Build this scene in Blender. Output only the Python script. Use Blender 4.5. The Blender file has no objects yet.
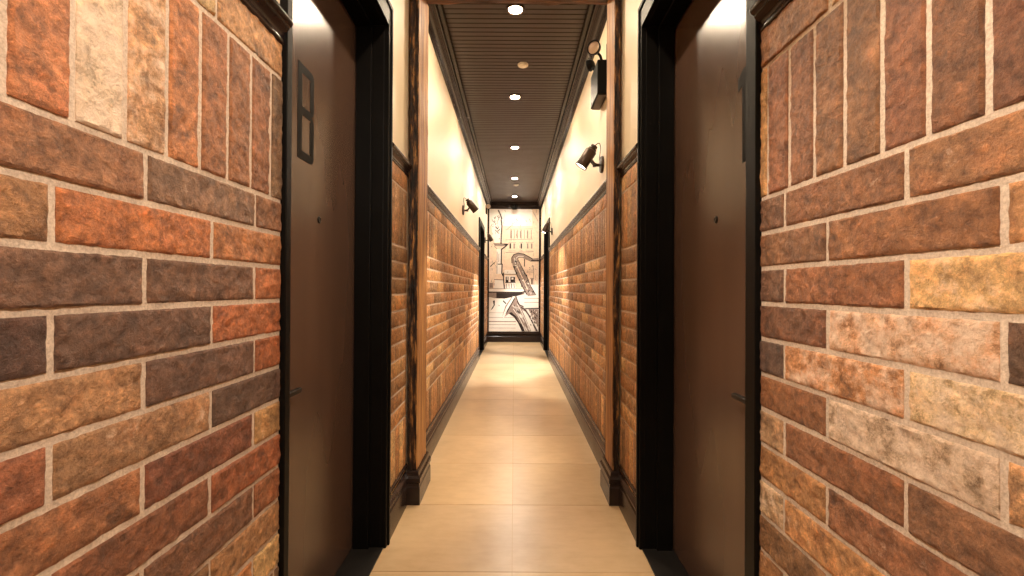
import bpy, bmesh, math, random
from mathutils import Vector, Matrix, noise
C = bpy.context.scene.collection
R = math.radians
random.seed(7)

# ------------------------------------------------------------------ camera, world, exposure
F = 455.0                       # focal length in pixels of the 1024 x 576 frame
cam_d = bpy.data.cameras.new('camera')
cam_d.sensor_width = 36.0
cam_d.lens = 36.0 * F / 1024.0
cam_d.clip_start = 0.02
cam_d.shift_x = -2.0 / 1024.0
cam_d.shift_y = -1.4 / 1024.0
cam = bpy.data.objects.new('camera', cam_d)
cam.location = (0, 0, 1.2)
cam.rotation_euler = (R(90.3), R(-0.3), 0)
C.objects.link(cam)
bpy.context.scene.camera = cam

wd = bpy.data.worlds.new('world')
bpy.context.scene.world = wd
wd.use_nodes = True
wd.node_tree.nodes['Background'].inputs[0].default_value = (1, .85, .68, 1)
wd.node_tree.nodes['Background'].inputs[1].default_value = 0.02
vs = bpy.context.scene.view_settings
vs.view_transform = 'Standard'
try: vs.look = 'None'
except Exception: pass
vs.gamma = 1.0
vs.use_curve_mapping = False
vs.exposure = 0.0

DOWN_E = 1150.0                 # radiance of the recessed downlights
WARM = (1.0, .80, .565)
SPOT_E = 170.0
NEAR_E = 100.0

# ------------------------------------------------------------------ colour and material helpers
def lin(c):
    return tuple(((v/255/12.92) if v/255 <= .04045 else ((v/255+.055)/1.055)**2.4) for v in c)

class NT:
    def __init__(s, name):
        s.m = bpy.data.materials.new(name); s.m.use_nodes = True
        s.t = s.m.node_tree; s.b = s.t.nodes['Principled BSDF']
    def n(s, typ, **kw):
        nd = s.t.nodes.new(typ)
        for k, v in kw.items():
            if k.startswith('i_'): nd.inputs[k[2:].replace('_', ' ')].default_value = v
            else: setattr(nd, k, v)
        return nd
    def l(s, a, b): s.t.links.new(a, b)
    def coord(s, scale=(1, 1, 1), offset=None):
        tc = s.n('ShaderNodeTexCoord'); mp = s.n('ShaderNodeMapping')
        mp.inputs['Scale'].default_value = scale
        s.l(tc.outputs['Object'], mp.inputs['Vector'])
        return mp.outputs['Vector']
    def noise(s, vec, scale, detail=4, rough=.55, w=None):
        nd = s.n('ShaderNodeTexNoise')
        if w is not None:
            nd.noise_dimensions = '4D'; s.l(w, nd.inputs['W'])
        nd.inputs['Scale'].default_value = scale; nd.inputs['Detail'].default_value = detail
        nd.inputs['Roughness'].default_value = rough
        s.l(vec, nd.inputs['Vector'])
        return nd.outputs['Fac']
    def ramp(s, fac, stops):
        r = s.n('ShaderNodeValToRGB'); e = r.color_ramp.elements
        while len(e) < len(stops): e.new(.5)
        for k, (p, c) in enumerate(stops):
            e[k].position = p; e[k].color = (*c, 1) if len(c) == 3 else c
        s.l(fac, r.inputs['Fac']); return r.outputs['Color']
    def mix(s, fac, a, b, mode='MIX'):
        m = s.n('ShaderNodeMix', data_type='RGBA', blend_type=mode)
        for sock, v in ((m.inputs[0], fac), (m.inputs[6], a), (m.inputs[7], b)):
            if isinstance(v, (int, float)): sock.default_value = v
            elif isinstance(v, tuple): sock.default_value = (*v, 1)
            else: s.l(v, sock)
        return m.outputs[2]
    def math(s, op, a, b=0.0, clamp=False):
        m = s.n('ShaderNodeMath', operation=op, use_clamp=clamp)
        for k, v in enumerate((a, b)):
            if isinstance(v, (int, float)): m.inputs[k].default_value = v
            else: s.l(v, m.inputs[k])
        return m.outputs[0]
    def bump(s, h, strength, dist):
        b = s.n('ShaderNodeBump'); b.inputs['Strength'].default_value = strength
        b.inputs['Distance'].default_value = dist
        s.l(h, b.inputs['Height']); s.l(b.outputs[0], s.b.inputs['Normal'])
    def out(s, col=None, rough=None, spec=None, metal=None):
        for nm, v in (('Base Color', col), ('Roughness', rough), ('Specular IOR Level', spec), ('Metallic', metal)):
            if v is None: continue
            if isinstance(v, tuple): s.b.inputs[nm].default_value = (*v, 1)
            elif isinstance(v, (int, float)): s.b.inputs[nm].default_value = v
            else: s.l(v, s.b.inputs[nm])
        return s.m

def paint(name, c, rough, spec=.5, var=.12, scale=6, bump=.05):
    k = NT(name); v = k.coord(); c = lin(c)
    f = k.noise(v, scale, 5)
    col = k.ramp(f, [(.3, tuple(x*(1-var) for x in c)), (.7, tuple(x*(1+var) for x in c))])
    f2 = k.noise(v, 90, 3)
    if bump: k.bump(f2, bump, .002)
    rr = k.math('ADD', k.math('MULTIPLY', f, .16), rough-.08)
    return k.out(col, rr, spec)

def mat_brick():
    k = NT('weathered_brick'); v = k.coord()
    a = k.n('ShaderNodeAttribute', attribute_name='tint')
    w = k.n('ShaderNodeAttribute', attribute_name='wear')
    sp = k.n('ShaderNodeSeparateColor'); k.l(w.outputs['Color'], sp.inputs[0])
    seed = k.math('MULTIPLY', sp.outputs[2], 37.0)
    n1 = k.noise(v, 24, 9, .72, seed)
    n2 = k.noise(v, 70, 8, .78, seed)
    n3 = k.noise(v, 12, 6, .65, k.math('ADD', seed, 11.0))
    n4 = k.noise(v, 16, 8, .74, k.math('ADD', seed, 23.0))
    n5 = k.noise(v, 42, 8, .72, k.math('ADD', seed, 5.0))
    shade = k.ramp(n1, [(.30, (.42, .38, .37)), (.5, (1, 1, 1)), (.70, (1.5, 1.5, 1.46))])
    col = k.mix(1.0, a.outputs['Color'], shade, 'MULTIPLY')
    fine = k.ramp(n2, [(.34, (.44, .39, .35)), (.5, (1, 1, 1)), (.66, (1.6, 1.56, 1.5))])
    col = k.mix(.9, col, fine, 'MULTIPLY')
    warm = k.ramp(n3, [(.52, (0, 0, 0)), (.66, (1, 1, 1))])
    col = k.mix(k.math('MULTIPLY', warm, .5), col, k.mix(1.0, col, (1.35, 1.02, .74), 'MULTIPLY'))
    tan = k.ramp(n5, [(.54, (0, 0, 0)), (.68, (1, 1, 1))])
    col = k.mix(k.math('MULTIPLY', tan, .8), col, k.mix(1.0, col, (1.62, 1.52, 1.42), 'MULTIPLY'))
    dk = k.math('MULTIPLY', k.ramp(k.math('ADD', n4, k.math('MULTIPLY', sp.outputs[1], .2)), [(.58, (0, 0, 0)), (.70, (1, 1, 1))]), .72)
    col = k.mix(dk, col, lin((70, 46, 34)))
    wm = k.math('ADD', k.math('MULTIPLY', n4, -1.0), 1.0)
    wm = k.math('ADD', wm, k.math('MULTIPLY', sp.outputs[0], .42))
    wm = k.math('ADD', wm, k.math('MULTIPLY', k.math('SUBTRACT', n2, .5), .4))
    wf = k.ramp(wm, [(.66, (0, 0, 0)), (.88, (.85, .85, .85))])
    col = k.mix(wf, col, lin((246, 216, 190)))
    hs = k.n('ShaderNodeHueSaturation'); hs.inputs['Saturation'].default_value = .95; k.l(col, hs.inputs['Color']); col = hs.outputs[0]
    h = k.math('ADD', k.math('MULTIPLY', n1, .9), k.math('MULTIPLY', n2, .6))
    h = k.math('ADD', h, k.math('MULTIPLY', n5, .6))
    k.bump(h, 1.0, .013)
    return k.out(col, k.ramp(n2, [(.3, (.62, .62, .62)), (.7, (.4, .4, .4))]), .45)

def mat_wood(name, c1, c2, c3, bump=.6, zs=1.1, axis=2, stops=(.3, .5, .72), fr=14):
    def sc(a, c):
        v = [a, a, a]; v[axis] = c; return tuple(v)
    k = NT(name)
    n1 = k.noise(k.coord(sc(fr, zs)), 1.6, 8, .62); n2 = k.noise(k.coord(sc(fr*2.8, zs*2.2)), 2.0, 5, .6); n3 = k.noise(k.coord(sc(6, 2)), 1.2, 4)
    col = k.ramp(n1, [(stops[0], lin(c1)), (stops[1], lin(c2)), (stops[2], lin(c3))])
    col = k.mix(.75, col, k.ramp(n2, [(.32, (.45, .4, .36)), (.55, (1, 1, 1))]), 'MULTIPLY')
    col = k.mix(.6, col, k.ramp(n3, [(.35, (.6, .55, .5)), (.6, (1.1, 1.1, 1.1))]), 'MULTIPLY')
    k.bump(k.math('ADD', n1, k.math('MULTIPLY', n2, .6)), bump, .012)
    return k.out(col, .55, .4)

def mat_tile():
    k = NT('sandstone_tile'); v = k.coord()
    a = k.n('ShaderNodeAttribute', attribute_name='tint')
    n1 = k.noise(v, 2.6, 6, .6); n2 = k.noise(k.coord((1, 3.0, 1)), 9, 6, .6); n3 = k.noise(v, 120, 2)
    sh = k.ramp(n1, [(.3, (.86, .83, .78)), (.55, (1, 1, 1)), (.75, (1.08, 1.07, 1.05))])
    col = k.mix(1.0, a.outputs['Color'], sh, 'MULTIPLY')
    col = k.mix(.5, col, k.ramp(n2, [(.3, (.88, .85, .8)), (.6, (1.05, 1.05, 1.05))]), 'MULTIPLY')
    return k.out(col, .3, .5)

def mat_door():
    k = NT('bronze_door_paint')
    n1 = k.noise(k.coord((3, 3, .35)), 1.5, 2, .4)
    return k.out(k.ramp(n1, [(.3, lin((72, 53, 44))), (.7, lin((86, 65, 53)))]), .26, .45)

def mat_emit(name, col, e):
    k = NT(name)
    k.b.inputs['Base Color'].default_value = (.9, .9, .9, 1)
    k.b.inputs['Emission Color'].default_value = (*col, 1)
    k.b.inputs['Emission Strength'].default_value = e
    return k.m

def simple(name, c, rough=.5, spec=.5, metal=0.0):
    return NT(name).out(lin(c), rough, spec, metal)

def mat_mortar():
    k = NT('lime_mortar'); v = k.coord()
    n1 = k.noise(v, 180, 4, .7); n2 = k.noise(v, 12, 4)
    col = k.ramp(n1, [(.3, lin((176, 155, 138))), (.65, lin((220, 200, 180)))])
    col = k.mix(.5, col, k.ramp(n2, [(.3, (.82, .8, .77)), (.6, (1, 1, 1))]), 'MULTIPLY')
    k.bump(n1, .5, .003)
    return k.out(col, .85, .2)

M = dict(
    brick=mat_brick(), mortar=mat_mortar(), tile=mat_tile(),
    grout=simple('floor_grout', (184, 156, 120), .8, .2),
    plaster=paint('cream_plaster', (231, 215, 188), .5, .35, .03, 3, .04),
    trim=paint('dark_trim_paint', (40, 29, 26), .24, .3, .15, 8, 0),
    black=paint('black_frame_paint', (11, 9, 8), .45, .10, .15, 8, 0),
    door=mat_door(),
    ceiling=paint('ceiling_board_paint', (52, 37, 31), .34, .4, .1, 5, 0),
    letter=simple('letter_black', (14, 12, 11), .6, .15),
    metal=simple('black_metal', (28, 25, 23), .38, .5, .3),
    bronze=simple('dark_bronze_metal', (62, 46, 36), .38, .5, .6),
    chrome=simple('steel', (190, 180, 165), .25, .5, 1.0),
    white=simple('white_plastic', (245, 240, 230), .4),
    glass=simple('lamp_reflector', (226, 200, 176), .18, .6, .4),
    saddle=paint('dark_stone_saddle', (30, 27, 25), .4, .4, .2, 8, .05),
    wood_dark=mat_wood('weathered_timber', (12, 8, 6), (66, 39, 23), (196, 142, 82), 1.0, 4.0, 2, (.40, .53, .66), 34),  # weathered post fronts, coloured darker than the lit inner faces
    wood_beam=mat_wood('beam_timber', (20, 12, 8), (80, 48, 30), (142, 96, 60), .9, 2.0, 0),
    wood_warm=mat_wood('lit_timber', (84, 50, 24), (168, 114, 60), (208, 162, 98), .5),  # post faces towards the corridor, their lit look put into the colour
    bulb=mat_emit('downlight_glow', WARM, DOWN_E),
    bulb_far=mat_emit('neutral_downlight_glow', (1.0, .90, .77), DOWN_E*1.25),
    spotglow=mat_emit('spot_glow', (1, .92, .8), 12),
    paper=paint('mural_paper', (240, 233, 224), .6, .3, .03, 14, 0),
    wash=paint('mural_wash', (236, 212, 188), .6, .3, .1, 20, 0),
    grey=paint('mural_grey', (150, 132, 122), .6, .3, .2, 26, 0),
    ink=simple('mural_ink', (44, 34, 32), .6, .3),
)

# ------------------------------------------------------------------ mesh helpers
class MB:
    def __init__(s): s.v = []; s.f = []; s.mi = []; s.t = []; s.w = []; s.tint = (1, 1, 1, 1); s.wear = (0, 0, 0, 1); s.m = 0
    def vert(s, p): s.v.append(tuple(p)); return len(s.v)-1
    def face(s, idx): s.f.append(tuple(idx)); s.mi.append(s.m); s.t.append(s.tint); s.w.append(s.wear)
    def box(s, x0, x1, y0, y1, z0, z1):
        i = [s.vert((x, y, z)) for x in sorted((x0, x1)) for y in sorted((y0, y1)) for z in sorted((z0, z1))]
        for q in ((0, 1, 3, 2), (4, 6, 7, 5), (0, 4, 5, 1), (2, 3, 7, 6), (0, 2, 6, 4), (1, 5, 7, 3)):
            s.face([i[k] for k in q])
    def prism(s, prof, a, b, fn):
        """extrude closed profile [(p,q)] from a to b; fn(p,q,t) -> xyz"""
        i = [s.vert(fn(p, q, a)) for p, q in prof]; j = [s.vert(fn(p, q, b)) for p, q in prof]
        n = len(prof)
        for k in range(n): s.face((i[k], i[(k+1) % n], j[(k+1) % n], j[k]))
        s.face(i[::-1]); s.face(j)
    def lathe(s, prof, M4, n=24, cap0=True, cap1=True):
        """prof [(r,h)] round the local z of matrix M4"""
        rings = []
        for r, h in prof:
            rings.append([s.vert(M4 @ Vector((r*math.cos(2*math.pi*k/n), r*math.sin(2*math.pi*k/n), h))) for k in range(n)])
        for a, b in zip(rings, rings[1:]):
            for k in range(n): s.face((a[k], a[(k+1) % n], b[(k+1) % n], b[k]))
        if cap0: s.face(rings[0][::-1])
        if cap1: s.face(rings[-1])
    def tube(s, pts, r, n=8):
        pts = [Vector(p) for p in pts]; rings = []
        for k, p in enumerate(pts):
            d = (pts[min(k+1, len(pts)-1)]-pts[max(k-1, 0)]).normalized()
            u = d.cross(Vector((.31, .27, .91))).normalized(); w = d.cross(u)
            rings.append([s.vert(p+u*r*math.cos(2*math.pi*a/n)+w*r*math.sin(2*math.pi*a/n)) for a in range(n)])
        for a, b in zip(rings, rings[1:]):
            for k in range(n): s.face((a[k], a[(k+1) % n], b[(k+1) % n], b[k]))
        s.face(rings[0][::-1]); s.face(rings[-1])
    def build(s, name, mats, parent=None, smooth=False, bevel=0, attrs=False, world=False):
        me = bpy.data.meshes.new(name); me.from_pydata(s.v, [], s.f)
        if not isinstance(mats, (list, tuple)): mats = [mats]
        for m in mats: me.materials.append(m)
        me.polygons.foreach_set('material_index', s.mi)
        if attrs:
            for nm, src in (('tint', s.t), ('wear', s.w)):
                at = me.color_attributes.new(nm, 'FLOAT_COLOR', 'CORNER'); k = 0
                buf = []
                for f, c in zip(s.f, src): buf.extend(list(c)*len(f))
                at.data.foreach_set('color', buf)
        bm = bmesh.new(); bm.from_mesh(me); bmesh.ops.recalc_face_normals(bm, faces=bm.faces); bm.to_mesh(me); bm.free()
        if smooth:
            me.polygons.foreach_set('use_smooth', [True]*len(me.polygons))
            me.set_sharp_from_angle(angle=R(38))
        o = bpy.data.objects.new(name, me); C.objects.link(o)
        if parent:
            o.parent = parent
            # geometry is written in world coordinates: shift it into the parent's frame
            me.transform(Matrix.Translation(-base_of(parent)))
        if bevel:
            b = o.modifiers.new('bevel', 'BEVEL'); b.width = bevel; b.segments = 2; b.limit_method = 'ANGLE'; b.angle_limit = R(40)
        return o

def base_of(o):
    p = Vector(o.location)
    while o.parent: o = o.parent; p = p+Vector(o.location)
    return p

def tag(o, label, cat, group=None, kind=None):
    o['label'] = label; o['category'] = cat
    if group: o['group'] = group
    if kind: o['kind'] = kind
    return o
def thing(name, loc, label, cat, group=None, kind=None):
    o = bpy.data.objects.new(name, None); C.objects.link(o); o.location = loc; o.empty_display_size = .05
    return tag(o, label, cat, group, kind)

# ------------------------------------------------------------------ measures (metres; camera at y = 0 looking along +y)
W = .597                        # tile surface of both brick walls
PL = .606                       # painted plaster plane
Y0, Y1 = -2.6, 10.3             # behind the camera, end wall
ZC = 3.15                       # ceiling boards
RAIL0, RAIL1 = 1.822, 1.893
DOORS = {-1: (1.166, 1.193, 2.105, 2.148), 1: (1.104, 1.152, 2.105, 2.142)}   # casing, opening, opening, casing
DTOP, CTOP = 2.42, 2.505
FAR = (7.72, 7.80, 8.92, 9.0)
FTOP, FCT = 2.34, 2.42
DP = .737                       # face of the near door leaves
POST = {-1: (-.538, 2.545, 2.83), 1: (.556, 2.55, 2.77)}

# ------------------------------------------------------------------ floor
b = MB(); b.m = 1; b.box(-.95, .95, Y0, Y1+.2, -.06, -.0035); b.m = 0
rf = random.Random(3)
k0 = 1.935-.6*8
y = k0
while y < Y1:
    for x0, x1 in ((-.602, -.002), (-.002, .598)):
        v = rf.uniform(.88, 1.06); c = lin((196, 166, 128)); b.tint = (c[0]*v, c[1]*v, c[2]*v*rf.uniform(.97, 1.02), 1)
        xx0 = -.62 if x0 < -.5 else x0; xx1 = .62 if x1 > .5 else x1
        b.box(xx0+.0015, xx1-.0015, max(y, Y0)+.0015, min(y+.6, Y1)-.0015, -.004, 0)
    y += .6
o = b.build('floor', [M['tile'], M['grout']], attrs=True)
tag(o, 'sandy beige square floor tiles laid two across along the corridor', 'floor', kind='structure')

# ------------------------------------------------------------------ ceiling of narrow beadboards
b = MB(); pr = []
y = Y0
while y < Y1:
    pr += [(y, ZC+.006), (y+.003, ZC+.006), (y+.010, ZC), (y+.054, ZC)]
    y += .057
prof = pr+[(Y1+.2, ZC+.005), (Y1+.2, ZC+.08), (Y0, ZC+.08)]
b.prism(prof, -.8, .8, lambda p, q, t: (t, p, q))
o = b.build('ceiling', M['ceiling'])
tag(o, 'dark brown beadboard ceiling with narrow boards running across the corridor', 'ceiling', kind='structure')

# ------------------------------------------------------------------ walls
COURSE, BL, JT = .0843, .313, .011
ZS = 1.2+W*.37                  # underside of the upper soldier course
PAL = [((160, 106, 66), 5), ((144, 92, 56), 5), ((124, 82, 54), 4), ((174, 122, 78), 3), ((106, 74, 54), 3), ((188, 144, 102), 2), ((96, 68, 50), 1)]
PALW = [p for p, n in PAL for _ in range(n)]
def at(px, py):                 # a spot of the near brickwork as (distance along the wall, height)
    d = F*W/abs(px-514); return d, 1.2-(py-289)*d/F
SPOTS = {
 -1: [(35, 60, (186, 112, 70), .2), (105, 70, (214, 176, 142), .8), (150, 80, (196, 140, 98), .5), (187, 90, (178, 108, 62), .1), (217, 100, (152, 92, 55), .05), (243, 110, (140, 85, 50), .05), (263, 130, (130, 78, 48), .05),
      (235, 30, (178, 124, 80), .2), (90, 165, (152, 98, 66), .15), (205, 200, (122, 86, 66), .2), (268, 220, (130, 84, 58), 0),
      (22, 218, (160, 108, 70), .15), (135, 235, (178, 100, 50), .1), (250, 250, (166, 102, 60), .05),
      (70, 292, (104, 70, 55), 0), (200, 290, (108, 72, 55), 0), (268, 290, (160, 90, 50), 0),
      (22, 365, (78, 50, 42), 0), (130, 350, (92, 62, 50), 0), (247, 330, (160, 86, 44), 0),
      (70, 415, (168, 118, 82), .15), (200, 385, (98, 66, 54), 0), (267, 360, (150, 80, 40), 0),
      (22, 500, (150, 85, 55), 0), (135, 450, (158, 112, 80), .15), (245, 405, (84, 58, 48), 0),
      (75, 540, (158, 98, 62), .05), (200, 470, (110, 60, 40), 0), (267, 430, (166, 120, 76), .1),
      (150, 560, (124, 72, 46), 0), (245, 480, (142, 76, 42), 0), (215, 540, (104, 65, 46), 0), (265, 500, (140, 82, 50), 0), (250, 540, (162, 112, 74), 0)],
 1: [(1005, 50, (106, 62, 40), 0), (955, 90, (112, 68, 42), 0), (905, 90, (120, 70, 44), 0), (863, 100, (96, 60, 38), 0), (830, 110, (118, 74, 44), 0), (802, 130, (120, 72, 44), 0), (778, 140, (130, 76, 46), 0),
     (790, 35, (146, 94, 56), 0), (850, 5, (120, 78, 50), 0), (970, 175, (150, 98, 62), .15), (845, 200, (124, 76, 46), 0), (772, 220, (96, 62, 44), 0),
     (1015, 225, (180, 120, 74), .2), (912, 240, (142, 88, 52), .05), (793, 255, (118, 76, 50), 0),
     (965, 295, (212, 160, 106), .3), (842, 290, (132, 78, 46), .05), (771, 292, (100, 66, 50), 0),
     (1018, 360, (88, 60, 46), 0), (910, 345, (196, 132, 84), .65), (793, 330, (106, 66, 46), 0),
     (965, 415, (214, 172, 128), .6), (843, 380, (194, 124, 72), .5), (771, 360, (84, 60, 52), 0),
     (1018, 490, (190, 136, 94), .4), (910, 455, (154, 114, 76), .75), (793, 405, (128, 78, 46), 0),
     (970, 535, (122, 78, 52), .1), (845, 460, (216, 180, 148), .9), (771, 415, (172, 132, 102), .3),
     (900, 530, (152, 88, 56), .1), (795, 455, (126, 76, 46), 0), (840, 530, (140, 86, 56), .1), (771, 490, (186, 148, 116), .5)]}

def one_brick(b, sx, y0, y1, z0, z1, rnd, col=None, white=None):
    c = lin(col or rnd.choice(PALW)); v = (1.12+.5*max(0, .14-sum(c)/3)/.14) if col else rnd.uniform(1.1, 1.5)
    if not col and y0 > 2.1: c = tuple(.68*q+.32*w for q, w in zip(c, lin((150, 102, 60))))       # the far bricks vary less
    b.tint = (c[0]*v, c[1]*v*(1.06 if col else 1.1), c[2]*v*(.95 if col else .92), 1)
    b.wear = (white if white is not None else max(0, rnd.uniform(-.5, .3)), rnd.uniform(-.3, .3) if col is None else .2, rnd.random(), 1)
    near = y0 < 1.3 and y1 > -.1
    e = .0035
    if near: ny, nz = max(3, int((y1-y0)/.0065)), max(3, int((z1-z0)/.0065))
    else: ny, nz = 1, 1
    ys = [y0, y0+e]+[y0+e+(y1-y0-2*e)*k/ny for k in range(1, ny)]+[y1-e, y1]
    zs = [z0, z0+e]+[z0+e+(z1-z0-2*e)*k/nz for k in range(1, nz)]+[z1-e, z1]
    so = Vector((rnd.random()*50, rnd.random()*50, 0)); tilt = rnd.uniform(-.0012, .0012)
    grid = []
    for i, yy in enumerate(ys):
        row = []
        for j, zz in enumerate(zs):
            ed = i in (0, len(ys)-1) or j in (0, len(zs)-1)
            x = W+tilt+(.0025 if ed else 0); dy = dz = 0
            if near:
                p = Vector((yy*38, zz*38, 0))+so
                x += (.0012 if ed else .0030)*noise.fractal(p*1.1, .75, 2.1, 4)+.0010*noise.noise(p*.33)-.0006
                q = Vector((yy*85, zz*85, 3))+so
                dy = .0012*noise.noise(q) if ed else 0; dz = .0012*noise.noise(q+Vector((9, 4, 2))) if ed else 0
            row.append(b.vert((sx*x, yy+dy, zz+dz)))
        grid.append(row)
    for i in range(len(ys)-1):
        for j in range(len(zs)-1):
            b.face((grid[i][j], grid[i+1][j], grid[i+1][j+1], grid[i][j+1]))
    # edges going back into the mortar
    rim = [grid[i][0] for i in range(len(ys))]+[grid[-1][j] for j in range(1, len(zs))]+[grid[i][-1] for i in range(len(ys)-2, -1, -1)]+[grid[0][j] for j in range(len(zs)-2, 0, -1)]
    back = [b.vert((sx*(W+.012), b.v[i][1], b.v[i][2])) for i in rim]
    n = len(rim)
    for k in range(n): b.face((rim[k], rim[(k+1) % n], back[(k+1) % n], back[k]))

def brickwork(sx, segs, wall):
    b = MB(); rnd = random.Random(11+sx)
    spots = [(at(px, py), c, w) for px, py, c, w in SPOTS[sx]]
    if sx < 0: s_ph, r_ph = .614, (.738, .589)
    else: s_ph, r_ph = .574, (.6946, .5566)
    def rowbricks(z0, z1, pitch, phase, length):
        for (a, e) in segs:
            k = math.floor((a-phase)/pitch)
            while phase+k*pitch < e:
                y0 = phase+k*pitch; y1 = y0+pitch; k += 1
                ya, yb = max(y0+JT/2, a), min(y1-JT/2, e)
                if yb-ya < .012: continue
                col = wh = None
                for (sy, sz), c, w in spots:
                    if ya < sy < yb and z0-.004 < sz < z1+.004: col, wh = c, w
                one_brick(b, sx, ya, yb, z0, z1, rnd, col, wh)
    h = JT/2
    rowbricks(ZS+BL+h, RAIL0+.01, BL, r_ph[0]+.17, BL)                   # course under the chair rail
    rowbricks(ZS+h, ZS+BL-h, .0835, s_ph, .0835)                        # upper soldier course
    for r in range(11):
        rowbricks(ZS-(r+1)*COURSE+h, ZS-r*COURSE-h, BL, r_ph[r % 2], BL)
    zb = ZS-11*COURSE
    rowbricks(zb-BL+h, zb-h, .0835, s_ph+.03, .0835)                    # lower soldier course
    rowbricks(.07, zb-BL-h, BL, r_ph[0], BL)
    b.m = 1; b.tint = (1, 1, 1, 1)
    for (a, e) in segs: b.box(sx*(W+.0035), sx*(PL+.002), a, e, .02, RAIL0+.02)
    return b.build('brick_cladding', [M['brick'], M['mortar']], wall, attrs=True, smooth=True)

RAILP = [(0, 0), (.010, 0), (.014, .003), (.016, .009), (.014, .015), (.013, .022), (.016, .030), (.024, .038), (.028, .041), (.028, .045), (.034, .048), (.038, .055), (.038, .061), (.034, .068), (.028, .071), (0, .071)]
BASEP = [(0, 0), (.022, 0), (.022, .122), (.018, .128), (.010, .132), (.010, .138), (.018, .142), (.025, .150), (.025, .160), (.018, .168), (.010, .174), (.008, .190), (.012, .200), (.018, .208), (.018, .222), (.012, .228), (0, .228)]
CROWNP = [(0, 0), (.012, 0), (.016, .008), (.016, .022), (.018, .034), (.024, .048), (.034, .060), (.048, .068), (.056, .070), (.058, .076), (.068, .078), (.078, .086), (.080, .096), (.076, .106), (.070, .110), (.070, .118), (.106, .120), (.110, .126), (.110, .18), (0, .18)]
CROWNZ = 2.985
for sx, nm in ((-1, 'left'), (1, 'right')):
    ca, oa, ob, cb = DOORS[sx]; post = POST[sx]
    w = MB()
    X = lambda a: sx*a
    w.box(X(PL), X(1.0), Y0, oa-.004, 0, ZC+.02)
    w.box(X(PL), X(1.0), oa-.004, ob+.004, DTOP+.004, ZC+.02)
    w.box(X(PL), X(1.0), ob+.004, FAR[1]-.004, 0, ZC+.02)
    w.box(X(PL), X(1.0), FAR[1]-.004, FAR[2]+.004, FTOP+.004, ZC+.02)
    w.box(X(PL), X(1.0), FAR[2]+.004, Y1+.2, 0, ZC+.02)
    wall = w.build('wall_'+nm, M['plaster'])
    tag(wall, f'cream painted {nm} wall with brown brick cladding below the chair rail', 'wall', kind='structure')
    segs = [(-1.2, ca), (cb, post[1]-.007), (post[2]+.007, FAR[0]), (FAR[3], Y1)]
    brickwork(sx, segs, wall)
    fn = lambda z: (lambda p, q, t: (sx*(PL+.002-p-.0), t, z+q))
    fr = MB(); fb = MB()
    for a, e in segs:
        fr.prism(RAILP, a, e, fn(RAIL0)); fb.prism(BASEP, a, e, lambda p, q, t: (sx*(PL+.001-p), t, q))
    o = fr.build('trim_1' if sx < 0 else 'trim_2', M['trim'], smooth=True)
    tag(o, f'dark moulded chair rail capping the brick on the {nm} wall', 'chair rail', kind='structure')
    o = fb.build('baseboard_'+nm, M['trim'], smooth=True)
    tag(o, f'dark moulded baseboard along the {nm} wall', 'baseboard', kind='structure')
    cr = MB(); cr.prism(CROWNP, Y0, Y1, lambda p, q, t: (sx*(PL+.001-p), t, CROWNZ+q))
    o = cr.build('trim_3' if sx < 0 else 'trim_4', M['trim'], smooth=True)
    tag(o, f'dark crown moulding where the {nm} wall meets the ceiling', 'crown moulding', kind='structure')

w = MB(); w.box(-1, 1, Y1, Y1+.2, 0, ZC+.02); o = w.build('wall_far', M['plaster'])
tag(o, 'narrow cream end wall behind the framed mural', 'wall', kind='structure')
w = MB(); w.box(-1, 1, Y0-.2, Y0, 0, ZC+.02); o = w.build('wall_back', M['plaster'])
tag(o, 'cream wall closing the corridor behind the viewer', 'wall', kind='structure')
w = MB(); w.prism(CROWNP, -.6, .6, lambda p, q, t: (t, Y1-p, CROWNZ+q)); o = w.build('trim_5', M['trim'])
tag(o, 'dark crown moulding across the end wall above the mural', 'crown moulding', kind='structure')
w = MB(); w.prism(BASEP, -.6, .6, lambda p, q, t: (t, Y1-p, q)); o = w.build('baseboard_far', M['trim'])
tag(o, 'dark moulded baseboard under the mural on the end wall', 'baseboard', kind='structure')

# ------------------------------------------------------------------ doors
def poly_plate(b, pts, x0, x1):
    """closed outline in (y,z) given thickness x0..x1"""
    b.prism(pts, x0, x1, lambda p, q, t: (t, p, q))

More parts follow.
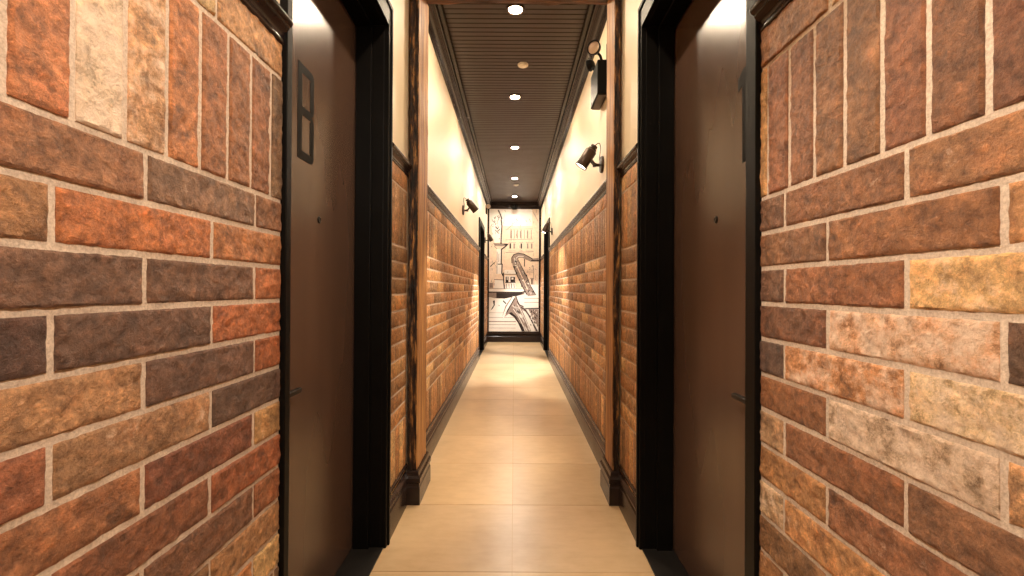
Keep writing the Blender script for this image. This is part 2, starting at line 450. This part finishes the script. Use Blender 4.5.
def door(name, sx, casing, dtop, ctop, depth, label, far=False):
    ca, oa, ob, cb = casing
    root = thing(name, (sx*depth, (oa+ob)/2, 0), label, 'door', kind='structure')
    f = MB(); X = lambda a: sx*a
    cx0, cx1 = .585, PL+.004
    back = depth+.06
    f.box(X(cx0), X(cx1), ca, oa, .0, ctop); f.box(X(cx0), X(cx1), ob, cb, 0, ctop); f.box(X(cx0), X(cx1), oa, ob, dtop, ctop)
    if not far:                                                        # thin raised bead on the outer edge of the casing
        f.box(X(cx0-.008), X(cx0+.002), cb-.018, cb, 0, ctop+.018); f.box(X(cx0-.008), X(cx0+.002), ca, cb, ctop-.002, ctop+.018)
    f.box(X(cx1-.003), X(back), oa-.003, oa+.001, 0, dtop); f.box(X(cx1-.003), X(back), ob-.001, ob+.003, 0, dtop)
    f.box(X(cx1-.003), X(back), oa, ob, dtop-.001, dtop+.003)
    st0 = depth-.075                                                    # door stop
    f.box(X(st0), X(depth-.004), ob-.016, ob, 0, dtop); f.box(X(st0), X(depth-.004), oa, oa+.016, 0, dtop); f.box(X(st0), X(depth-.004), oa, ob, dtop-.016, dtop)
    f.build('door_frame', M['black'], root, bevel=.002)
    t = MB(); t.box(X(W), X(back), oa+.001, ob-.001, 0, .005); t.build('threshold', M['saddle'], root)
    l = MB(); l.box(X(depth), X(depth+.045), oa+.003, ob-.003, .008, dtop-.003)
    leaf = l.build('door_leaf', M['black'] if far else M['door'], root, bevel=.002)  # far leaves stand unlit: their shade is put in as black colour
    hz = .87; hy = (1.377 if sx < 0 else 1.333) if not far else oa+.07
    h = MB()
    Mx = Matrix.Translation((X(depth), hy, hz)) @ Matrix.Rotation(R(-90*sx), 4, 'Y')
    h.lathe([(.026, 0), (.026, .008), (.022, .011), (.010, .012), (.009, .045)], Mx, 20)
    xs = X(depth-.045)
    h.box(xs-.008, xs+.008, hy-.012, hy+.098, hz-.0075, hz+.0075)
    h.build('door_handle', M['metal'], leaf, smooth=True, bevel=.002)
    if not far:
        p = MB(); Mp = Matrix.Translation((X(depth), 1.715 if sx < 0 else 1.66, 1.457)) @ Matrix.Rotation(R(-90*sx), 4, 'Y')
        p.lathe([(.013, 0), (.013, .003), (.009, .005), (.006, .003)], Mp, 18)
        p.build('peephole', M['metal'], leaf, smooth=True)
        hg = MB()
        g = MB(); xa, xb = X(depth-.0015), X(depth+.001)
        if sx < 0:                                                      # block letter B
            y0, y1, z0, z1, s, c = 1.540, 1.662, 1.645, 1.975, .030, .02
            zm = (z0+z1)/2+.005
            poly_plate(g, [(y0, z0), (y0+s, z0), (y0+s, z1), (y0, z1)], xa, xb)
            for za, zb_ in ((z0, z0+s), (zm-.5*s, zm+.5*s), (z1-s, z1)): poly_plate(g, [(y0+s, za), (y1-c, za), (y1-c, zb_), (y0+s, zb_)], xa, xb)
            for za, zb_, ta, tb in ((z0, zm, s, s/2), (zm, z1, s/2, s)):
                poly_plate(g, [(y1-c, za), (y1-.006, za+.008), (y1, za+.022), (y1, zb_-.022), (y1-.006, zb_-.008), (y1-c, zb_), (y1-c, zb_-tb), (y1-s, zb_-tb-.008), (y1-s, za+ta+.008), (y1-c, za+ta)], xa, xb)
            g.build('door_letter', M['letter'], leaf)
        else:                                                           # block digit 1
            poly_plate(g, [(1.440, 1.612), (1.470, 1.612), (1.470, 1.865), (1.497, 1.852), (1.497, 1.893), (1.462, 1.915), (1.440, 1.915)], xa, xb)
            g.build('door_digit', M['letter'], leaf)
    return root
door('door_1', -1, DOORS[-1], DTOP, CTOP, DP, 'satin bronze door with black letter B in the left wall')
door('door_2', 1, DOORS[1], DTOP, CTOP, DP, 'satin bronze door with black digit 1 in the right wall')
door('door_3', -1, FAR, FTOP, FCT, .66, 'plain unlit door, shaded to black, near the far end of the left wall', True)
door('door_4', 1, FAR, FTOP, FCT, .66, 'plain unlit door, shaded to black, near the far end of the right wall', True)

# ------------------------------------------------------------------ rough timber posts and beam
def rough_box(x0, x1, y0, y1, z0, z1, nx, ny, nz, amp_of, seed):
    b = MB(); vid = {}
    so = Vector((seed*7.3, seed*3.1, seed*1.7))
    def P(i, j, k):
        if (i, j, k) in vid: return vid[(i, j, k)]
        p = Vector((x0+(x1-x0)*i/nx, y0+(y1-y0)*j/ny, z0+(z1-z0)*k/nz))
        d = Vector((0, 0, 0))
        if i in (0, nx): d.x = -1 if i == 0 else 1
        if j in (0, ny): d.y = -1 if j == 0 else 1
        if k in (0, nz): d.z = -1 if k == 0 else 1
        ex = sum(1 for q in d if q)
        vid[(i, j, k)] = b.vert(p+amp_of(p, d, so, ex)); return vid[(i, j, k)]
    def quad(a, c, e, g, m): b.m = m; b.face((a, c, e, g))
    for j in range(ny):
        for k in range(nz):
            for i, m in ((0, 1), (nx, 1)): quad(P(i, j, k), P(i, j+1, k), P(i, j+1, k+1), P(i, j, k+1), m)
    for i in range(nx):
        for k in range(nz):
            for j in (0, ny): quad(P(i, j, k), P(i+1, j, k), P(i+1, j, k+1), P(i, j, k+1), 0)
    for i in range(nx):
        for j in range(ny):
            for k in (0, nz): quad(P(i, j, k), P(i+1, j, k), P(i+1, j+1, k), P(i, j+1, k), 0)
    return b
def post_amp(p, d, so, ex):
    q = Vector((p.x*85, p.y*85, p.z*4))+so
    a = 1-abs(noise.noise(q))*2.2; c = noise.noise(Vector((p.x*30, p.y*30, p.z*16))+so); e = noise.noise(Vector((p.x*110, p.y*110, p.z*40))+so)
    f = noise.noise(Vector((p.x*12, p.y*12, p.z*3))+so)
    if d.y < 0: v = .006*a+.006*c+.003*e+.003*f-.010
    else: v = .0012*c+.0012*f-.001
    if ex > 1: v = .005*c+.004*f+.002*e-.006
    v = d.normalized()*min(v, .003) if d.length else Vector()
    v.z = 0
    return v
def beam_amp(p, d, so, ex):
    q = Vector((p.x*5, p.y*60, p.z*60))+so
    a = noise.noise(q); c = noise.noise(Vector((p.x*9, p.y*20, p.z*20))+so)
    v = d.normalized()*(.007*(a+c)-.002) if d.length else Vector()
    v.x = 0
    return v
for sx in (-1, 1):
    px, ya, yb = POST[sx]
    nm = 'left' if sx < 0 else 'right'
    lab = ('rough dark timber post on a plinth just past door B' if sx < 0 else 'rough dark timber post on a plinth below the emergency light')
    root = thing('timber_post', (sx*.58, ya+.1, 0), lab, 'post', 'timber posts framing the corridor')
    b = rough_box(min(px, sx*(PL-.012)), max(px, sx*(PL-.012)), ya, yb, .12, 2.95, 14, 16, 420, post_amp, 2+sx)
    b.build('post_shaft', [M['wood_dark'], M['wood_warm']], root)
    pl = MB()
    PP = [(0, 0), (.020, 0), (.020, .095), (.016, .104), (.016, .118), (.022, .126), (.022, .146), (.014, .160), (.010, .178), (.006, .186), (-.02, .186), (-.02, 0)]
    xi = abs(px); e = .002
    # mitred U of moulding round the three free sides of the post
    path = lambda p: [(sx*(W-.003), ya-p), (sx*(xi-p), ya-p), (sx*(xi-p), yb+p), (sx*(W-.003), yb+p)]
    n = len(PP); rings = []
    for s_ in range(4):
        rings.append([pl.vert((*path(p+e)[s_], q)) for p, q in PP])
    for a, c in zip(rings, rings[1:]):
        for k in range(n): pl.face((a[k], a[(k+1) % n], c[(k+1) % n], c[k]))
    pl.face(rings[0]); pl.face(rings[-1])
    pl.build('plinth', M['trim'], root)
b = rough_box(-.598, .598, 2.53, 2.775, 2.94, 3.10, 70, 8, 8, beam_amp, 5)
o = b.build('timber_beam', [M['wood_beam'], M['wood_beam']])
tag(o, 'rough dark timber beam crossing overhead between the two posts', 'beam')

# ------------------------------------------------------------------ ceiling fittings
def downlight(y, label, glow='bulb'):
    root = thing('ceiling_light', (0, y, ZC), label, 'ceiling light', 'recessed downlights along the ceiling')
    T = Matrix.Translation((0, y, ZC)) @ Matrix.Rotation(math.pi, 4, 'X')
    b = MB(); b.lathe([(.046, -.002), (.046, .010), (.052, .013), (.062, .010), (.066, .002), (.066, -.002)], T, 32, False, False)
    b.build('trim_ring', M['bronze'], root, smooth=True)
    b = MB(); b.lathe([(.0455, .001), (.040, .006), (.02, .009), (.002, .010)], T, 32)
    b.build('lens', M[glow], root, smooth=True)
    return root
for y, lab in ((-1.64, 'glowing recessed downlight behind the viewer'), (-.04, 'glowing recessed downlight straight above the viewer'), (1.56, 'glowing recessed downlight between the two near doors'),
               (3.155, 'largest glowing downlight, right behind the timber beam'), (4.60, 'second glowing downlight from the beam, past the smoke detector'),
               (6.25, 'third glowing downlight from the timber beam'), (7.99, 'fourth glowing downlight from the beam, before the far white disc'), (9.55, 'last glowing downlight, right before the end wall')):
    downlight(y, lab, 'bulb' if y < 5.5 else 'bulb_far')
def detector(x, y, r, label):
    root = thing('smoke_detector', (x, y, ZC), label, 'smoke detector', 'white discs on the ceiling')
    T = Matrix.Translation((x, y, ZC)) @ Matrix.Rotation(math.pi, 4, 'X')
    b = MB(); b.lathe([(r, -.002), (r, .006), (r*.96, .012), (r*.8, .017)], T, 32); b.build('base', M['white'], root, smooth=True)
    b = MB(); b.lathe([(r*.62, .015), (r*.6, .022), (r*.45, .025), (r*.1, .026)], T, 28); b.build('cover', M['white'], root, smooth=True)
detector(.068, 3.94, .046, 'white smoke detector disc on the ceiling between the first two downlights')
detector(.03, 8.50, .05, 'small far white disc on the ceiling before the last downlight')

# ------------------------------------------------------------------ wall spotlights
def spot_head(name, sx, y, z, d, label, energy, col, parts=True, cone=62, hpos=None):
    """d: aim direction; fitting on the wall of side sx"""
    X0 = sx*PL
    root = thing(name, (X0, y, z), label, 'spotlight', 'black adjustable wall spotlights')
    d = Vector(d).normalized()
    b = MB(); Tb = Matrix.Translation((X0, y, z)) @ Matrix.Rotation(R(-90*sx), 4, 'Y')
    b.lathe([(.058, -.001), (.058, .010), (.054, .016), (.030, .020), (.012, .022)], Tb, 28); b.build('wall_plate', M['bronze'], root, smooth=True)
    hc = Vector(hpos) if hpos else Vector((X0-sx*.105, y+.01, z+.055))                          # middle of the head
    k1 = Vector((X0-sx*.055, y, z-.004)); side = d.cross(Vector((0, 1, 0))).normalized()
    b = MB(); b.tube([(X0-sx*.015, y, z-.004), k1], .011, 10)
    b.tube([k1+Vector((0, 0, -.012)), k1+Vector((0, 0, .012))], .014, 10)
    piv = hc-d*.012
    for s_ in (-1, 1):
        off = Vector((0, s_*.018, 0))
        b.tube([k1+off, (k1+piv)/2+off*1.0+Vector((0, 0, -.004)), piv+off], .0075, 8)
    b.build('arm', M['bronze'], root, smooth=True)
    q = d.to_track_quat('Z', 'Y').to_matrix().to_4x4()
    Th = Matrix.Translation(hc) @ q
    b = MB()
    b.lathe([(.012, -.092), (.024, -.090), (.024, -.078), (.018, -.076), (.018, -.069), (.030, -.067), (.030, -.056), (.037, -.052), (.041, -.046), (.041, .066), (.044, .068), (.044, .080), (.040, .080), (.037, .05), (.037, .03)], Th, 28, True, False)
    hd = b.build('lamp_head', M['bronze'], root, smooth=True)
    b = MB(); b.lathe([(.0385, .072), (.02, .075), (.002, .076)], Th, 24); b.build('lens', M['spotglow'], hd, smooth=True)
    b = MB(); p0 = hc-d*.088; p3 = Vector((X0-sx*.02, y+.012, z+.03)); p1 = p0-d*.05+Vector((sx*.03, 0, .02)); p2 = p3+Vector((sx*.004, 0, .07))
    b.tube([p0*(1-t)**3+p1*3*t*(1-t)**2+p2*3*t*t*(1-t)+p3*t**3 for t in [q/16 for q in range(17)]], .003, 6)
    b.build('cable', M['bronze'], root, smooth=True)
    ld = bpy.data.lights.new('spot_lamp', 'SPOT'); ld.energy = energy; ld.color = col; ld.spot_size = R(cone); ld.spot_blend = .5; ld.shadow_soft_size = .025
    lo = bpy.data.objects.new('spot_lamp', ld); C.objects.link(lo); lo.parent = root
    lo.location = hc+d*.092-base_of(root); lo.rotation_euler = d.to_track_quat('-Z', 'Y').to_euler()
    return root
COOL = (1, .95, .87)
spot_head('wall_spotlight', 1, 3.13, 2.06, (-1.0, .10, -1.5), 'largest black wall spotlight, beside the right timber post', SPOT_E*.55, (1, .84, .62), cone=70)
spot_head('wall_spotlight', -1, 5.32, 2.12, (1.0, .45, -1.25), 'black wall spotlight on the left wall before the far door', SPOT_E, COOL, cone=70)
spot_head('wall_spotlight', 1, 7.24, 2.12, (-.75, -.12, -1.6), 'black wall spotlight on the right wall beside the far unlit door', SPOT_E*2.4, COOL, cone=72)
spot_head('wall_spotlight', -1, 9.35, 2.20, (.8, .28, -1.6), 'tiny black wall spotlight nearest the mural on the left', SPOT_E*1.1, COOL, cone=76)
# two more of the row, beside the viewer
spot_head('wall_spotlight', 1, -.12, 2.25, (-1.1, .72, -.85), 'black wall spotlight on the right wall beside the viewer', NEAR_E, (1, .88, .72), cone=100)
spot_head('wall_spotlight', -1, .18, 2.25, (1.1, .52, -1.55), 'black wall spotlight on the left wall beside the viewer', NEAR_E*.95, (1, .88, .72), cone=64)

# ------------------------------------------------------------------ emergency light
def round_head(root, c, d, r, nm):
    d = Vector(d).normalized(); T = Matrix.Translation(c) @ d.to_track_quat('Z', 'Y').to_matrix().to_4x4()
    b = MB(); b.lathe([(r*.2, -r*.85), (r*.6, -r*.72), (r*.9, -r*.4), (r, 0), (r*1.04, r*.1), (r*1.04, r*.3), (r*.9, r*.3), (r*.86, r*.15)], T, 28, True, False)
    h = b.build(nm, M['black'], root, smooth=True)
    b = MB(); b.lathe([(r*.89, r*.16), (r*.6, r*.26), (r*.05, r*.32)], T, 24); b.build('lamp_lens', M['glass'], h, smooth=True)
    return h
root = thing('emergency_light', (PL, 3.08, 2.56), 'black emergency light box with two round lamp heads on the right wall', 'emergency light')
b = MB(); b.box(.536, PL+.001, 2.955, 3.22, 2.475, 2.70)
b.build('housing', M['black'], root, bevel=.006)
b = MB(); b.box(.545, .60, 2.965, 3.21, 2.469, 2.477); b.build('bottom_panel', M['bronze'], root)
b = MB(); b.tube([(.575, 2.99, 2.69), (.56, 2.985, 2.735), (.53, 2.975, 2.765)], .009, 10)
b.build('swivel', M['black'], root, smooth=True)
b = MB(); b.tube([(.575, 3.19, 2.69), (.565, 3.2, 2.74), (.545, 3.22, 2.775)], .009, 10)
b.build('swivel', M['black'], root, smooth=True)
round_head(root, Vector((.515, 2.96, 2.775)), (-.55, -.80, -.10), .044, 'lamp_head')
round_head(root, Vector((.535, 3.24, 2.80)), (-.75, .55, -.2), .040, 'lamp_head')
b = MB(); b.box(PL-.012, PL+.001, 2.95, 2.962, 2.69, 2.80); b.build('conduit', M['black'], root, bevel=.002)
root = thing('emergency_lamp', (-PL, 9.60, 2.93), 'round white-faced lamp with black rim high on the left beside the mural', 'lamp')
b = MB(); b.box(-PL-.001, -.575, 9.55, 9.65, 2.78, 2.96); b.build('back_box', M['black'], root, bevel=.004)
round_head(root, Vector((-.548, 9.53, 2.93)), (.25, -.95, -.15), .056, 'lamp_head')
# black spotlight over the mural
root = thing('picture_light', (0, Y1-.11, 3.02), 'small black spotlight on the crown moulding above the mural', 'spotlight')
b = MB(); b.tube([(.0, Y1-.10, 3.06), (.0, Y1-.16, 3.07), (0, Y1-.19, 3.045)], .010, 10); b.build('arm', M['black'], root, smooth=True)
d = Vector((0, .30, -.95)).normalized()
T = Matrix.Translation((0, Y1-.20, 3.02)) @ d.to_track_quat('Z', 'Y').to_matrix().to_4x4()
b = MB(); b.lathe([(.02, -.06), (.045, -.05), (.05, 0), (.055, .05), (.048, .05), (.044, .03)], T, 24, True, False); hd = b.build('lamp_head', M['black'], root, smooth=True)
b = MB(); b.lathe([(.0435, .031), (.02, .034), (.002, .035)], T, 20); b.build('lens', M['spotglow'], hd, smooth=True)
ld = bpy.data.lights.new('picture_lamp', 'SPOT'); ld.energy = .7; ld.color = COOL; ld.spot_size = R(110); ld.spot_blend = .8; ld.shadow_soft_size = .03
lo = bpy.data.objects.new('picture_lamp', ld); C.objects.link(lo); lo.parent = root
lo.location = Vector((0, Y1-.20, 3.02))+d*.06-base_of(root); lo.rotation_euler = Vector((0, .22, -.97)).to_track_quat('-Z', 'Y').to_euler()

# ------------------------------------------------------------------ framed mural on the end wall (inked street scene)
MS = Y1/F                       # metres per unit of the drawing grid
def U(x, y): return ((x-513.6)*MS, 1.2-(y-289)*MS)
root = thing('mural', (0, Y1, .23), 'tall framed ink drawing of a fountain, town houses and a saxophone', 'mural')
fx0, fz1 = U(485.6, 206.8); fx1, fz0 = U(541.6, 334.2); ix0, iz1 = U(488.6, 208.7); ix1, iz0 = U(538.2, 331.5)
b = MB()
FY = Y1-.035
b.box(fx0, ix0, FY, Y1, fz0, fz1); b.box(ix1, fx1, FY, Y1, fz0, fz1); b.box(ix0, ix1, FY, Y1, iz1, fz1); b.box(ix0, ix1, FY, Y1, fz0, iz0)
b.build('frame', M['trim'], root, bevel=.004)
b = MB(); lay = [0]
def poly(pts, m):
    lay[0] += 1; b.m = m; yy = Y1-.016-lay[0]*.00004
    b.face([b.vert((U(*p)[0], yy, U(*p)[1])) for p in pts])
def line(pts, wd, m=3):
    for (x0, y0), (x1, y1) in zip(pts, pts[1:]):
        L = math.hypot(x1-x0, y1-y0) or 1e-6; nx, ny = -(y1-y0)/L*wd/2, (x1-x0)/L*wd/2; ex, ey = (x1-x0)/L*wd*.3, (y1-y0)/L*wd*.3
        poly([(x0+nx-ex, y0+ny-ey), (x1+nx+ex, y1+ny+ey), (x1-nx+ex, y1-ny+ey), (x0-nx-ex, y0-ny-ey)], m)
def rect(x0, y0, x1, y1, m): poly([(x0, y0), (x1, y0), (x1, y1), (x0, y1)], m)
b.m = 0; b.box(ix0-.003, ix1+.003, Y1-.016, Y1-.002, iz0-.003, iz1+.003)
rm = random.Random(5)
rect(489, 226, 538, 292, 1)                                            # pinkish houses
poly([(488.8, 226), (503, 226), (512, 222), (532, 226), (531, 209), (489, 209)], 0)
rect(531.5, 209, 538, 290, 1)
for x in (510.5, 513.5, 516.7, 520.3, 523.5, 527, 530.5): line([(x, 230), (x+.1, 238.4)], .7, 2 if x not in (510.5, 520.3) else 3)
for x in (510.5, 516.7, 520.3, 527): rect(x-.9, 231, x-.2, 238, 2)
line([(505, 240), (532, 239)], .5, 2); line([(505, 252.6), (533, 251.8)], .5, 2); line([(504.5, 229.4), (532, 228.8)], .4, 2)
for x, m in ((509.6, 3), (513.5, 2), (520.6, 3), (527, 2), (531, 2)): rect(x-.7, 243.4, x+.8, 248.6, m); line([(x-1.6, 242.6), (x+1.8, 242.6)], .4, 2); line([(x-1.7, 251), (x+1.7, 251)], .4, 2)
for x0, y0, x1, y1 in ((505, 231, 514, 222), (507, 228.5, 512, 225.5), (515, 219, 517, 221), (525, 220, 526, 222), (532, 211, 535, 218), (534, 214, 537, 221)): line([(x0, y0), (x1, y1)], .35, 2)
rect(504, 270, 516, 274, 0); rect(504.5, 275.6, 515, 289, 0); line([(504, 274.3), (516, 274.3)], .5)
rect(505.2, 276.8, 508, 282.4, 3); rect(510, 277, 514.6, 282.2, 3); rect(511, 277.6, 513, 279.6, 0); rect(506.3, 277, 507.2, 280, 0); line([(505, 282.7), (515, 282.7)], .7)
for x in (506, 508.5, 511, 513.5): line([(x, 284), (x+.3, 288)], .7, 2 if x < 511 else 3)
rect(523.4, 259, 524.4, 266.5, 3); rect(530.8, 279, 532.2, 287, 3); rect(529.8, 278, 533.2, 279, 2); line([(526, 272), (533, 272)], .5, 2); line([(533, 266), (533.4, 288)], .5, 2)
for k in range(9): x, y = rm.uniform(528.5, 535), rm.uniform(265, 270); line([(x, y), (x+rm.uniform(-1, 1.2), y+1)], .5, 2)
# fountain: figure, bowl, column, plinth and basin
poly([(491, 212), (494, 210.5), (497, 211.5), (499, 216), (501.6, 224), (501.4, 242), (494, 243), (491.5, 236), (490.5, 224)], 0)
for pts in ([(497.6, 210.6), (499.6, 214.8), (501, 219)], [(500.4, 220), (501.2, 226), (500.8, 234)], [(500.6, 234), (500.4, 244)]): line(pts, 1.3)
for k in range(22):
    x, y = rm.uniform(490.5, 499.5), rm.uniform(212, 240); line([(x, y), (x+rm.uniform(-1.4, 1.4), y+rm.uniform(.5, 2.4))], rm.uniform(.35, .9), rm.choice((2, 2, 3)))
line([(495, 227), (496.8, 229)], 1.1); line([(494.4, 230), (498, 233.5)], .7)
poly([(493, 243.6), (507.6, 243.8), (507, 245.6), (501, 246.6), (494, 246)], 2); line([(493, 243.9), (508, 244)], .6); poly([(503, 244.4), (508, 244.2), (506, 246.4)], 3)
line([(494, 246.5), (497.5, 250)], .8, 2); line([(505.5, 246), (501, 249.5)], 1.3)
rect(496, 249, 501, 274, 0); line([(500.9, 249), (500.7, 264), (501.6, 264.5), (501.3, 273), (502.6, 276)], 1.2); line([(496.6, 252), (496.5, 274)], .6, 2); line([(498.3, 254), (498.2, 262)], .5, 2)
line([(490, 266.6), (494, 262.6)], .8); line([(497.5, 264.3), (502, 264.3)], .9)
for k in range(7): x, y = rm.uniform(490, 495.5), rm.uniform(252, 285); line([(x, y), (x+rm.uniform(-.8, .8), y+2)], .4, 2)
poly([(494.5, 280), (503, 280), (503.4, 289), (493.6, 289)], 0); line([(494, 279.6), (502.6, 280)], .9, 2); line([(503, 273), (503.2, 281), (504, 288.5)], 1.1); rect(489, 283, 492.6, 288, 2)
poly([(488.7, 289.2), (522, 289), (524, 291.2), (522, 292.2), (488.7, 292.2)], 0); line([(488.8, 288.7), (521, 288.9)], .5, 2)
poly([(488.7, 292), (522, 292), (524.8, 291), (524, 294), (516, 296), (508, 297.5), (499, 298.6), (494, 298.2), (488.7, 297)], 2)
line([(488.7, 292.2), (521, 292.4), (525, 291.4)], 1.2); poly([(496, 293), (521, 293), (523.6, 293.6), (515, 296.4), (504, 298.6), (496, 298.2)], 3)
# ground, steps and bench
poly([(488.7, 297.4), (495, 298.6), (505, 298.8), (512, 297), (538.1, 294), (538.1, 331.3), (488.7, 331.3)], 0)
poly([(492.5, 301), (494.5, 300.5), (494.6, 305), (492.6, 308.6), (490.4, 310.4), (493.4, 305)], 3); line([(503, 301), (505.5, 303.5)], 1.2); line([(498.6, 305.2), (499, 306)], .6)
for y, w_, m in ((317.5, .4, 2), (321.6, .9, 2), (324.6, .4, 2), (328, .4, 2), (312.8, .3, 2)): line([(489, y), (515.5, y)], w_, m)
rect(524, 284.5, 538, 296, 0); rect(519, 297, 524, 302, 0)
for y in (298.4, 302.4): line([(524, y), (538, y-.2)], .5, 2)
line([(525, 308.6), (538, 308.2)], 1.1); poly([(528, 309), (537.8, 309), (537.8, 326), (533, 320)], 2)
for k in range(10): x, y = rm.uniform(528.5, 537), rm.uniform(309.5, 322); line([(x, y), (x+rm.uniform(-1.2, 1.2), y+rm.uniform(1, 3))], .8, rm.choice((0, 3, 3)))
# saxophone: crook, body, bell
poly([(511.4, 262), (511, 257.5), (513, 254.4), (517, 253.2), (522, 253.6), (527, 255.8), (531, 258.6), (538, 258), (538, 261.2), (530, 261.6), (525, 259.4), (521.6, 257.8), (518, 258), (517.6, 261), (519.5, 265), (525.5, 274), (529.5, 284), (536, 295), (527.6, 296), (523.5, 290), (518.6, 280), (515, 272), (512.6, 266.6)], 2)
line([(511.4, 263), (511.2, 257.8), (513.4, 254.5), (517.5, 253.3), (523, 254), (528, 256.6), (532, 259)], .9); line([(531, 260.6), (538, 260.8)], 1.3); line([(513, 266.6), (517, 276), (521.5, 285.5), (526.4, 294.5)], .9)
line([(517.8, 260.4), (522, 268.6), (526.6, 277), (530, 285.6), (535, 294)], .7); line([(515, 263), (515.4, 258.4), (518, 256.2), (523, 256.4)], .6, 0); line([(516.4, 266), (521.5, 277), (527, 289)], 1.0, 1); line([(513.8, 258), (514.4, 262), (516.4, 268)], .6, 0)
for x, y in ((513.8, 267), (516, 273), (518.8, 279.6), (521.4, 286), (525.8, 275.4), (527.6, 280.2), (524.4, 291.6), (528.6, 291), (532.6, 291.6), (515, 261)): rect(x-.7, y-.8, x+.8, y+.9, 3)
poly([(511.5, 296.6), (515.6, 295.8), (517.6, 301), (520, 305), (526, 309.4), (531, 318), (537.8, 331.2), (523.4, 331.2), (518, 322), (512.6, 314.6), (508.6, 313.6), (503.6, 317.6), (502.2, 316), (505, 306)], 2)
poly([(512.6, 296.2), (514.8, 296.4), (509.4, 306), (505, 315.4), (503.4, 318.4), (502.4, 316), (506, 307)], 0); poly([(513.6, 298.6), (515, 298), (511.6, 304), (507.6, 311.4), (505.2, 314.4), (507, 310)], 3)
poly([(508.4, 313.4), (511, 312), (516, 316.4), (520.4, 321.6), (524.6, 331.2), (521.6, 331.2), (517.6, 322.6), (513.6, 317)], 3); poly([(515.6, 317), (519.6, 321), (522, 324.4), (519.6, 323)], 2)
poly([(522, 310), (526, 312), (531.4, 322), (535.4, 331.2), (531, 331.2), (527, 322)], 0); line([(521, 307.5), (524, 309), (529, 316), (533.4, 325), (537, 331)], 1.0)
for pts in ([(514, 306), (518, 312), (524, 322)], [(517, 304), (521, 311), (527, 324), (530, 331)], [(513, 309), (518, 316), (523, 326)]): line(pts, .6, 0)
line([(517, 301), (518.6, 304.6), (523, 306.4)], 1.0); line([(515.6, 296), (517.4, 301.4)], .8)
for k in range(70):
    x, y = rm.uniform(489.5, 537), rm.uniform(210, 290)
    line([(x, y), (x+rm.uniform(-.6, 1.2), y+rm.uniform(.6, 3.0))], rm.uniform(.2, .45), rm.choice((2, 2, 1)))
for k in range(34):                                                    # engraving and keys on the saxophone
    t = rm.random(); x, y = 513.5+t*15+rm.uniform(-1.5, 3.5), 259+t*34
    line([(x, y), (x+rm.uniform(-.8, 1.4), y+rm.uniform(-1.0, 1.6))], rm.uniform(.35, .8), rm.choice((0, 3, 3)))
for k in range(26):
    t = rm.random(); x, y = 512+t*14+rm.uniform(-2, 4), 302+t*27
    line([(x, y), (x+rm.uniform(1, 2.5), y+rm.uniform(2, 5))], rm.uniform(.3, .6), rm.choice((0, 3, 0)))
for k in range(24):
    x, y = rm.uniform(529, 537.6), rm.uniform(309, 328); line([(x, y), (x+rm.uniform(-.8, .8), y+rm.uniform(.5, 2))], .6, rm.choice((0, 3)))
b.build('print', [M['paper'], M['wash'], M['grey'], M['ink']], root)
